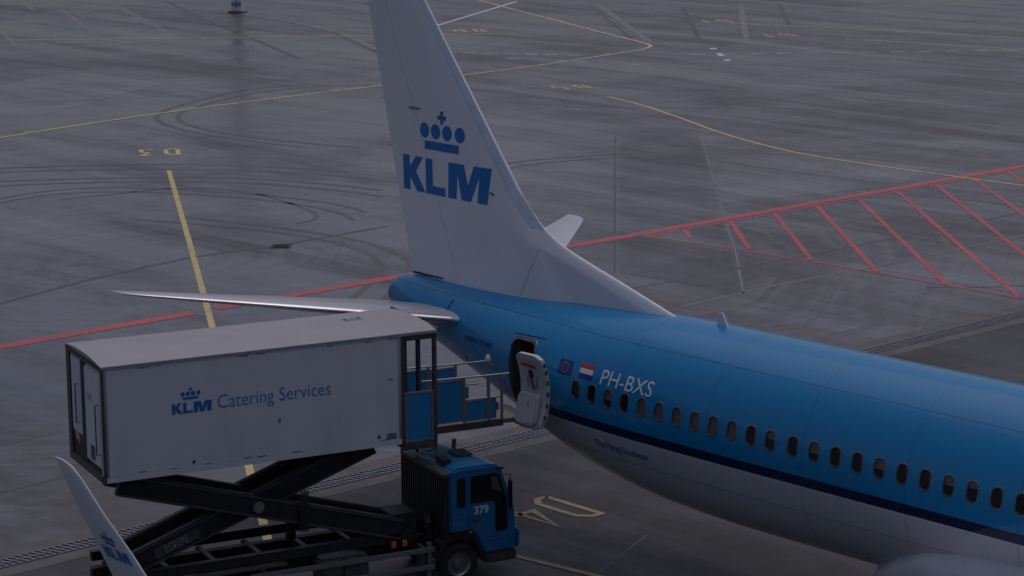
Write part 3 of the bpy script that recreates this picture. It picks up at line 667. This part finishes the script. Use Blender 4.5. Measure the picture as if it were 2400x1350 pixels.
decal('jack_symbol', [circle(.05,.05,.03,.05,10)], side(3.55,4.02), 'steel', bx)
text('roof_number', '379', .34, lambda a, b: (6.05-a*.9, 1.55-b, ZT+.02+.075*(1-((1.55-b-BW/2)/(BW/2))**2)), 'navy', bx, cut=.1)
random.seed(11)
for k in range(16):     # scrapes along the roof edge and the bottom rail
    u0 = random.uniform(.2, 6.0); ln = random.uniform(.06, .28); z0 = ZT-.075-random.uniform(0, .02) if k % 2 else ZB+.12+random.uniform(0, .03); h = random.uniform(.012, .03)
    decal('scrape', [[(0,0),(ln*.3,-h*.4),(ln,h*.1),(ln*.9,h),(ln*.45,h*.6),(ln*.1,h*.9)]], side(u0, z0, .004), 'frame' if k % 3 else 'steel', bx)
MB().box((-.002,-.014,ZB+.115), (.05,-.002,ZT-.06)).box((BL-.05,-.014,ZB+.115), (BL,-.002,ZT-.06)).box((.05,-.014,ZT-.06), (BL-.05,-.002,ZT-.045)).obj('edge_trim', 'alu', bx)
# rear end: dark frame, two leaf doors with bars
MB().box((-.05,-.01,ZB-.02), (-.002,.07,ZT+.01)).box((-.05,BW-.20,ZB-.02), (-.002,BW+.01,ZT+.01)).box((-.05,.07,ZT-.10), (-.002,BW-.20,ZT+.01)).box((-.06,.07,ZB-.02), (-.002,BW-.20,ZB+.12)).obj('rear_frame', 'frame', bx)
MB().box((-.012,.07,ZB+.12), (-.003,BW-.20,ZB+.62)).obj('rear_kick_plate', 'black', bx)
d1 = MB().box((-.035,.22,ZB+.24), (-.004,1.18,ZT-.20)).obj('rear_door', 'boxwhite', bx, bevel=.01)
d2 = MB().box((-.030,1.46,ZB+.62), (-.004,2.10,ZT-.14)).obj('rear_door', 'boxwhite', bx, bevel=.01)
MB().box((-.022,1.18,ZB+.14), (-.003,1.46,ZT-.12)).obj('door_gap', 'black', bx)
MB().box((-.030,.08,ZB+.12), (-.003,.20,ZT-.12)).obj('rear_post', 'boxwhite', bx)
for v_, z0, z1, pa in ((.30,3.75,4.75,d1),(1.62,4.1,4.9,d2)):
    MB().tube([(-.04,v_,z0),(-.10,v_,z0),(-.10,v_,z1),(-.04,v_,z1)], .014, 8).obj('grab_bar', 'frame', pa, smooth=True)
MB().box((-.038,.62,ZB+.30), (-.036,.90,ZB+.60)).obj('door_vent', 'frame', d1)
text('door_number', '379', .20, lambda a, b: (-.038, 1.02-a, 4.72+b), 'dark', d1)
for k in range(3):
    decal('hazard_patch', [[(.0,0),(.09,.04),(.09,.20),(0,.16)]], lambda a, b, k=k: (-.014, 2.06-.13*k-a, 3.72-.05*k+b), 'orange' if k != 1 else 'letter', bx)
    decal('hazard_patch', [[(0,0),(.05,.02),(.05,.20),(0,.18)]], lambda a, b, k=k: (-.032, .20-.05*k-a*.8, 3.58+b), 'orange' if k != 1 else 'letter', bx)
# open front bay: posts, blue gates
bay = MB()
for u0, u1, v0, v1 in ((BL+.005,BL+.085,0,.09),(7.01,7.09,0,.09),(BL+.005,BL+.085,BW-.09,BW),(7.01,7.09,BW-.09,BW),(6.62,6.70,BW-.08,BW)): bay.box((u0,v0,ZB-.04), (u1,v1,ZT-.05))
for v0 in (.80, 1.50): bay.box((7.01,v0,ZB-.04), (7.085,v0+.11,ZT-.18))
bay.box((BL+.085,.01,ZT-.17), (7.01,.08,ZT-.055)).box((BL+.085,BW-.08,ZT-.17), (7.01,BW-.01,ZT-.055)).box((7.015,.09,ZT-.17), (7.085,BW-.09,ZT-.055))
bay.box((BL+.005,.0,ZB-.16), (7.09,.09,ZB-.05)).box((BL+.005,BW-.09,ZB-.16), (7.09,BW,ZB-.05))
bay = bay.obj('front_bay_frame', 'frame', tk, bevel=.008)
MB().box((BL+.01,.09,ZB-.10), (7.09,BW-.09,ZB+.0)).obj('bay_floor', 'deck', bay)
def gate(name, u0, u1, v, z0, z1, parent, fr_=.045):
    g_ = MB().box((u0+fr_,v-.008,z0+fr_), (u1-fr_,v+.008,z1-fr_)).obj(name, 'panelblue', parent)
    MB().box((u0,v-.022,z0), (u0+fr_,v+.022,z1)).box((u1-fr_,v-.022,z0), (u1,v+.022,z1)).box((u0+fr_,v-.022,z1-fr_), (u1-fr_,v+.022,z1)).box((u0+fr_,v-.022,z0), (u1-fr_,v+.022,z0+fr_)).obj('gate_frame', 'steel', g_)
    return g_
gate('side_gate', BL+.09, 7.005, .03, ZB, 4.30, bay)
gate('side_gate', BL+.09, 7.005, BW-.03, ZB, 4.20, bay)
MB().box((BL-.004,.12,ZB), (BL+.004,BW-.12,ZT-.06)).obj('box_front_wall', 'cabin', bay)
MB().tube([(7.10,.45,ZT-.12),(7.16,.62,ZT-.02),(7.12,.8,ZT-.10)], .03, 8).obj('hose_clip', 'steel', bay, smooth=True)
MB().box((7.09,.0,ZT-.03), (7.15,BW,ZT+.05)).obj('roof_gutter', 'frame', bay)
# loading deck to the aircraft
V0, V1, ZD = .84, 2.12, 3.24
dk = MB().box((7.11,V0,ZD-.10), (9.42,V1,ZD)).obj('loading_deck', 'deck', tk, bevel=.01)
MB().box((7.11,V0-.05,ZD-.13), (9.0,V0-.002,ZD+.02)).box((7.11,V1+.002,ZD-.13), (9.0,V1+.05,ZD+.02)).obj('deck_edge', 'frame', dk)
MB().add([(9.42,V0+.02,ZD),(9.42,V1-.02,ZD),(9.75,V1-.02,ZD-.06),(9.75,V0+.02,ZD-.06),(9.42,V0+.02,ZD-.04),(9.42,V1-.02,ZD-.04),(9.75,V1-.02,ZD-.10),(9.75,V0+.02,ZD-.10)], [(0,1,2,3),(7,6,5,4),(0,3,7,4),(1,5,6,2),(3,2,6,7),(0,4,5,1)]).obj('deck_flap', 'steel', dk)
MB().box((9.40,V0,ZD-.18), (9.48,V1,ZD-.105)).obj('rubber_bumper', 'rubber', dk)
for v_ in (V0+.02, V1-.02):
    nr = v_ < 1.5
    rl = MB().tube([(7.12,v_,4.27),(8.0,v_,4.25),(9.18 if nr else 9.30,v_,4.22)], .022, 10)
    for u_ in ((7.45,8.11,8.69,9.0) if nr else (7.2,7.85,8.5,9.28)): rl.box((u_-.024,v_-.024,ZD), (u_+.024,v_+.024,4.235))
    rl.tube([(8.11,v_,3.76),(9.0,v_,3.74)], .018, 8)
    rl = rl.obj('handrail', 'steel', dk, smooth=True)
    if nr:
        gate('deck_gate', 7.48, 8.08, v_, ZD+.06, 4.22, rl, .03); gate('deck_gate', 8.14, 8.66, v_, ZD+.04, 3.73, rl, .03); gate('deck_gate', 8.72, 8.86, v_, ZD+.04, 3.73, rl, .02)
    else:
        gate('deck_gate', 7.23, 7.82, v_, ZD+.04, 4.20, rl, .03); gate('deck_gate', 7.88, 8.47, v_, ZD+.04, 4.18, rl, .03); gate('deck_gate', 8.53, 8.8, v_, ZD+.04, 3.7, rl, .03)
        MB().tube([(9.28,v_,4.22),(9.28,v_,4.30),(9.28,v_,4.36)], [.05,.06,.03], 10).obj('beacon', 'letter', rl, smooth=True)
MB().box((8.95,V1-.5,ZD), (9.3,V1-.1,ZD+.16)).obj('step_box', 'frame', dk, bevel=.01)
# scissor arms
def arm(p0, p1, wd, v, m='black', name='scissor_arm'):
    a, b = Vector((p0[0],v,p0[1])), Vector((p1[0],v,p1[1])); d_ = (b-a).normalized(); n_ = Vector((-d_.z,0,d_.x))*wd
    o = MB().beam(a, b, n_, (0,.16,0)).obj(name, m, tk, bevel=.012)
    MB().beam(a+n_*.42-Vector((0,.085,0)), b+n_*.42-Vector((0,.085,0)), n_.normalized()*.04, (0,.03,0)).beam(a-n_*.42-Vector((0,.085,0)), b-n_*.42-Vector((0,.085,0)), n_.normalized()*.04, (0,.03,0)).obj('arm_flange', 'frame', o)
    return o
for v_ in (.30, 1.10):
    arm((.30,3.11), (6.35,1.32), .45, v_)
    ab = arm((.35,1.30), (5.80,3.20), .45, v_+.19)
    if v_ < 1:
        d_ = Vector((5.80-.35,0,3.20-1.30)).normalized(); n_ = Vector((-d_.z,0,d_.x)); o0 = Vector((1.02,.30-.0,1.56))
        vb = v_+.19-.10
        fn_ = lambda a, b, off=.0: Vector((1.06+d_.x*a+n_.x*b, vb-off, 1.43+d_.z*a+n_.z*b))
        decal('name_plate', [[(0,0),(1.0,0),(1.0,.22),(0,.22)]], lambda a, b: fn_(a, b, .004), 'frame', ab)
        text('plate_lettering', 'ESTEPE', .24, lambda a, b: fn_(.22+a, .03+b, .010), 'steel', ab, bold=.004, xscale=.72)
    MB().tube([(3.18,v_-.12,2.26),(3.18,v_+.3,2.26)], .12, 16).obj('pivot_pin', 'steel', tk, smooth=True)
for u_, z_ in ((.75,3.02),(5.3,3.02),(6.3,1.32),(.45,1.32)):
    MB().tube([(u_,.25,z_),(u_,BW-.3,z_)], .06, 12).obj('cross_shaft', 'black', tk, smooth=True)
MB().tube([(4.15,.95,1.25),(4.15,.95,2.5)], .10, 14).tube([(4.15,.95,2.4),(4.0,.95,2.85)], .06, 12).obj('lift_cylinder', 'black', tk, smooth=True)
mb = MB()
for k in range(5): mb.tube([(4.06+.04*k,.16,1.62),(4.07+.04*k,.15,2.0),(4.08+.04*k,.16,2.48)], .016, 8)
mb.obj('hydraulic_hose', 'rubber', tk, smooth=True)
# chassis
ch = MB()
for v_ in (.55, BW-.75): ch.box((.1,v_,.72), (7.6,v_+.2,1.02))
for v_ in (.22, BW-.40): ch.box((.2,v_,1.06), (6.6,v_+.16,1.26))
for k in range(7): ch.box((.4+k*1.0,.4,.80), (.52+k*1.0,BW-.4,1.05))
ch = ch.obj('chassis', 'black', tk, bevel=.01); ch['label'] = 'black ladder chassis under the scissor lift'
MB().box((1.1,-.02,1.02), (3.7,.20,1.055)).box((1.1,.0,.62), (1.9,.5,1.0)).obj('tool_tray', 'frame', ch)
MB().box((4.4,.0,.50), (5.5,.46,1.0)).obj('fuel_tank', 'frame', ch, bevel=.05)
MB().box((6.15,.35,1.10), (6.75,1.1,1.62)).obj('pump_unit', 'black', ch, bevel=.03)
for z_ in (.88, .50):
    MB().box((2.9,-.035,z_-.055), (6.98,.0,z_+.055)).obj('side_guard', 'steel', ch, bevel=.008)
for u_ in (3.2,4.9,6.7): MB().box((u_,.0,.42), (u_+.06,.30,.95)).obj('guard_bracket', 'frame', ch)
for u_ in (6.0, 6.25): MB().box((u_,-.02,1.04), (u_+.1,.03,1.16)).obj('side_marker', 'orange', ch)
for u_ in (.8, 6.9):
    MB().tube([(u_,.1,.14),(u_,.1,1.0)], .055, 10).tube([(u_,.1,0.0),(u_,.1,.05)], .17, 14).obj('outrigger', 'steel', ch, smooth=True)
def wheel(u_, v_):
    pr = [(-.14,.26),(-.15,.38),(-.10,.45),(.10,.45),(.15,.38),(.14,.26)]
    t_ = MB().loft([[(rr_*math.cos(q), o, rr_*math.sin(q)) for q in [2*math.pi*k/36 for k in range(36)]] for o, rr_ in pr], True, False).obj('wheel', 'rubber', tk, smooth=True, loc=(u_,v_,.45))
    sg = -1 if v_ < 1 else 1
    pr = [(sg*.145,.27),(sg*.12,.245),(sg*.05,.22),(sg*.05,.12),(sg*.13,.10),(sg*.14,.02)]
    rm = MB().loft([[(rr_*math.cos(q), o, rr_*math.sin(q)) for q in [2*math.pi*k/32 for k in range(32)]] for o, rr_ in pr], True, False)
    for k in range(8):
        a0 = 2*math.pi*k/8; rm.tube([(.17*math.cos(a0),sg*.05,.17*math.sin(a0)),(.17*math.cos(a0),sg*.085,.17*math.sin(a0))], .018, 6)
    rm.obj('rim', 'steel', t_, smooth=True)
for u_, v_ in ((7.56,.17),(7.56,2.05),(2.35,.17),(2.35,2.05)): wheel(u_, v_)
# cab
CV0, CV1 = 0.0, 2.16
prof = [(7.34,1.14),(7.34,2.40),(7.42,2.50),(7.60,2.535),(8.30,2.535),(8.46,2.50),(8.56,2.40),(8.88,1.42),(8.90,.60),(8.14,.60),(8.05,.84),(7.95,1.04),(7.86,1.14)]
cb = MB().prism(prof, lambda a, b, t: (a, t, b), CV0, CV1).obj('cab', 'cabblue', tk, bevel=.045, smooth=True)
cb['label'] = 'blue forward-control cab numbered 379'
pr = MB().box((7.20,CV0+.02,1.0), (7.335,CV1-.02,2.40))
k = CV0+.06
while k < CV1-.06: pr.box((7.17,k,1.02), (7.20,k+.05,2.38)); k += .095
pr.obj('rear_grille', 'black', cb)
MB().box((7.18,CV0-.008,2.38), (7.36,CV1+.008,2.46)).obj('grille_cap', 'frame', cb, bevel=.01)
def pane(name, poly, m='cabglass', off=.004, parent=cb):
    rm_ = MB().prism(poly, lambda a, b, t: (a, CV0-t, b), -.01, off).obj(name, m, parent)
    return rm_
def seal(poly, wd=.022):
    n = len(poly); cx_ = sum(q[0] for q in poly)/n; cz_ = sum(q[1] for q in poly)/n; s_ = MB()
    o2 = [(cx_+(a-cx_)*(1+wd/abs(a-cx_) if abs(a-cx_) > .05 else 1), cz_+(b-cz_)*(1+wd/abs(b-cz_) if abs(b-cz_) > .05 else 1)) for a, b in poly]
    s_.loft([[(a,CV0-.001,b) for a, b in o2], [(a,CV0-.010,b) for a, b in o2], [(a,CV0-.010,b) for a, b in poly], [(a,CV0-.001,b) for a, b in poly]]); return s_
qw = [(7.61+a, 2.0+b) for a, b in rrect(.17,.60,.05)]
W1 = pane('quarter_window', qw); seal(qw).obj('window_seal', 'rubber', W1, smooth=False)
dwp = [(7.83,1.74),(7.85,2.32),(8.42,2.33),(8.50,2.27),(8.66,1.70),(8.67,1.12),(8.63,1.07),(8.44,1.07),(8.40,1.12),(8.40,1.69),(8.36,1.73)]
W2 = pane('door_window', dwp); seal(dwp, .015).obj('window_seal', 'rubber', W2)
# pale strip painted on the glass for light through the far-side window
pane('painted_window_light', [(8.30,2.27),(8.44,2.27),(8.56,1.90),(8.34,2.0)], 'shade', .006)
mb = MB()
for poly in ([(7.765,1.16),(7.775,1.16),(7.775,2.44),(7.765,2.44)], [(8.72,.70),(8.728,.70),(8.728,1.6),(8.72,1.6)], [(7.36,2.425),(8.50,2.425),(8.50,2.433),(7.36,2.433)], [(7.40,1.42),(8.38,1.42),(8.38,1.427),(7.40,1.427)], [(8.14,.86),(8.86,.86),(8.86,.868),(8.14,.868)]): mb.prism(poly, lambda a, b, t: (a, CV0-t, b), 0, .003)
mb.obj('door_joint', 'dark', cb)
MB().box((7.86,CV0-.03,1.36), (8.06,CV0-.002,1.40)).obj('door_handle', 'frame', cb, bevel=.006)
text('cab_number', '379', .235, lambda a, b: (7.90+a, CV0-.006, 1.50+b), 'letter', cb, bold=.006)
arch = [(7.08,.58),(7.10,.86),(7.24,1.06),(7.42,1.12),(7.84,1.12),(7.93,1.02),(8.03,.82),(8.12,.60),(8.05,.60),(7.96,.80),(7.86,.96),(7.76,1.0),(7.42,1.0),(7.28,.94),(7.18,.80),(7.15,.58)]
MB().prism(arch, lambda a, b, t: (a, CV0-t, b), -.35, .02).obj('wheel_arch', 'black', cb, smooth=True)
MB().box((8.16,CV0+.01,.36), (8.92,CV1-.01,.60)).obj('bumper', 'frame', cb, bevel=.04)
MB().box((8.88,CV0+.02,.62), (9.0,CV1-.02,1.05)).obj('front_panel', 'cabblue', cb, bevel=.04)
MB().box((8.96,CV0+.08,.66), (9.01,CV0+.42,.86)).obj('headlamp', 'letter', cb, bevel=.02)
ws = MB().add([(8.60,.10,2.36),(8.60,CV1-.10,2.36),(8.895,CV1-.08,1.44),(8.895,.08,1.44)], [(0,1,2,3)]); ws.obj('windscreen', 'cabglass', cb)
mr = MB().box((8.66,-.22,1.55), (8.72,-.06,2.20)).obj('wing_mirror', 'black', cb, bevel=.03)
MB().tube([(8.62,0,2.28),(8.69,-.14,2.30),(8.69,-.14,2.18)], .014, 8).obj('mirror_bracket', 'frame', mr, smooth=True)
MB().tube([(8.80,0,1.5),(8.69,-.14,1.48),(8.69,-.14,1.58)], .014, 8).obj('mirror_bracket', 'frame', mr, smooth=True)
MB().box((7.92,.85,2.53), (8.30,1.35,2.565)).obj('roof_hatch', 'frame', cb, bevel=.012)
MB().box((7.40,.45,2.50), (7.62,.85,2.62)).obj('roof_vent', 'black', cb, bevel=.02)
MB().tube([(7.55,1.1,2.55),(7.62,1.25,2.70),(7.58,1.4,2.60),(7.5,1.5,2.56)], .022, 8).obj('air_hose', 'steel', cb, smooth=True)
MB().box((7.36,1.7,2.50), (7.42,1.76,3.05)).obj('stay_post', 'frame', cb)
MB().tube([(8.35,1.9,2.53),(8.35,1.9,2.63)], .05, 10).obj('roof_beacon', 'orange', cb, smooth=True)
MB().box((8.44,-.012,2.40), (8.60,.0,2.45)).obj('sun_visor_end', 'dark', cb)
MB().box((7.78,-.03,1.10), (7.83,-.021,1.14)).obj('side_lamp', 'orange', cb)
MB().tube([(7.0,.35,1.0),(7.05,.4,1.3),(7.12,.6,1.45)], .09, 12).obj('air_intake', 'black', cb, smooth=True)
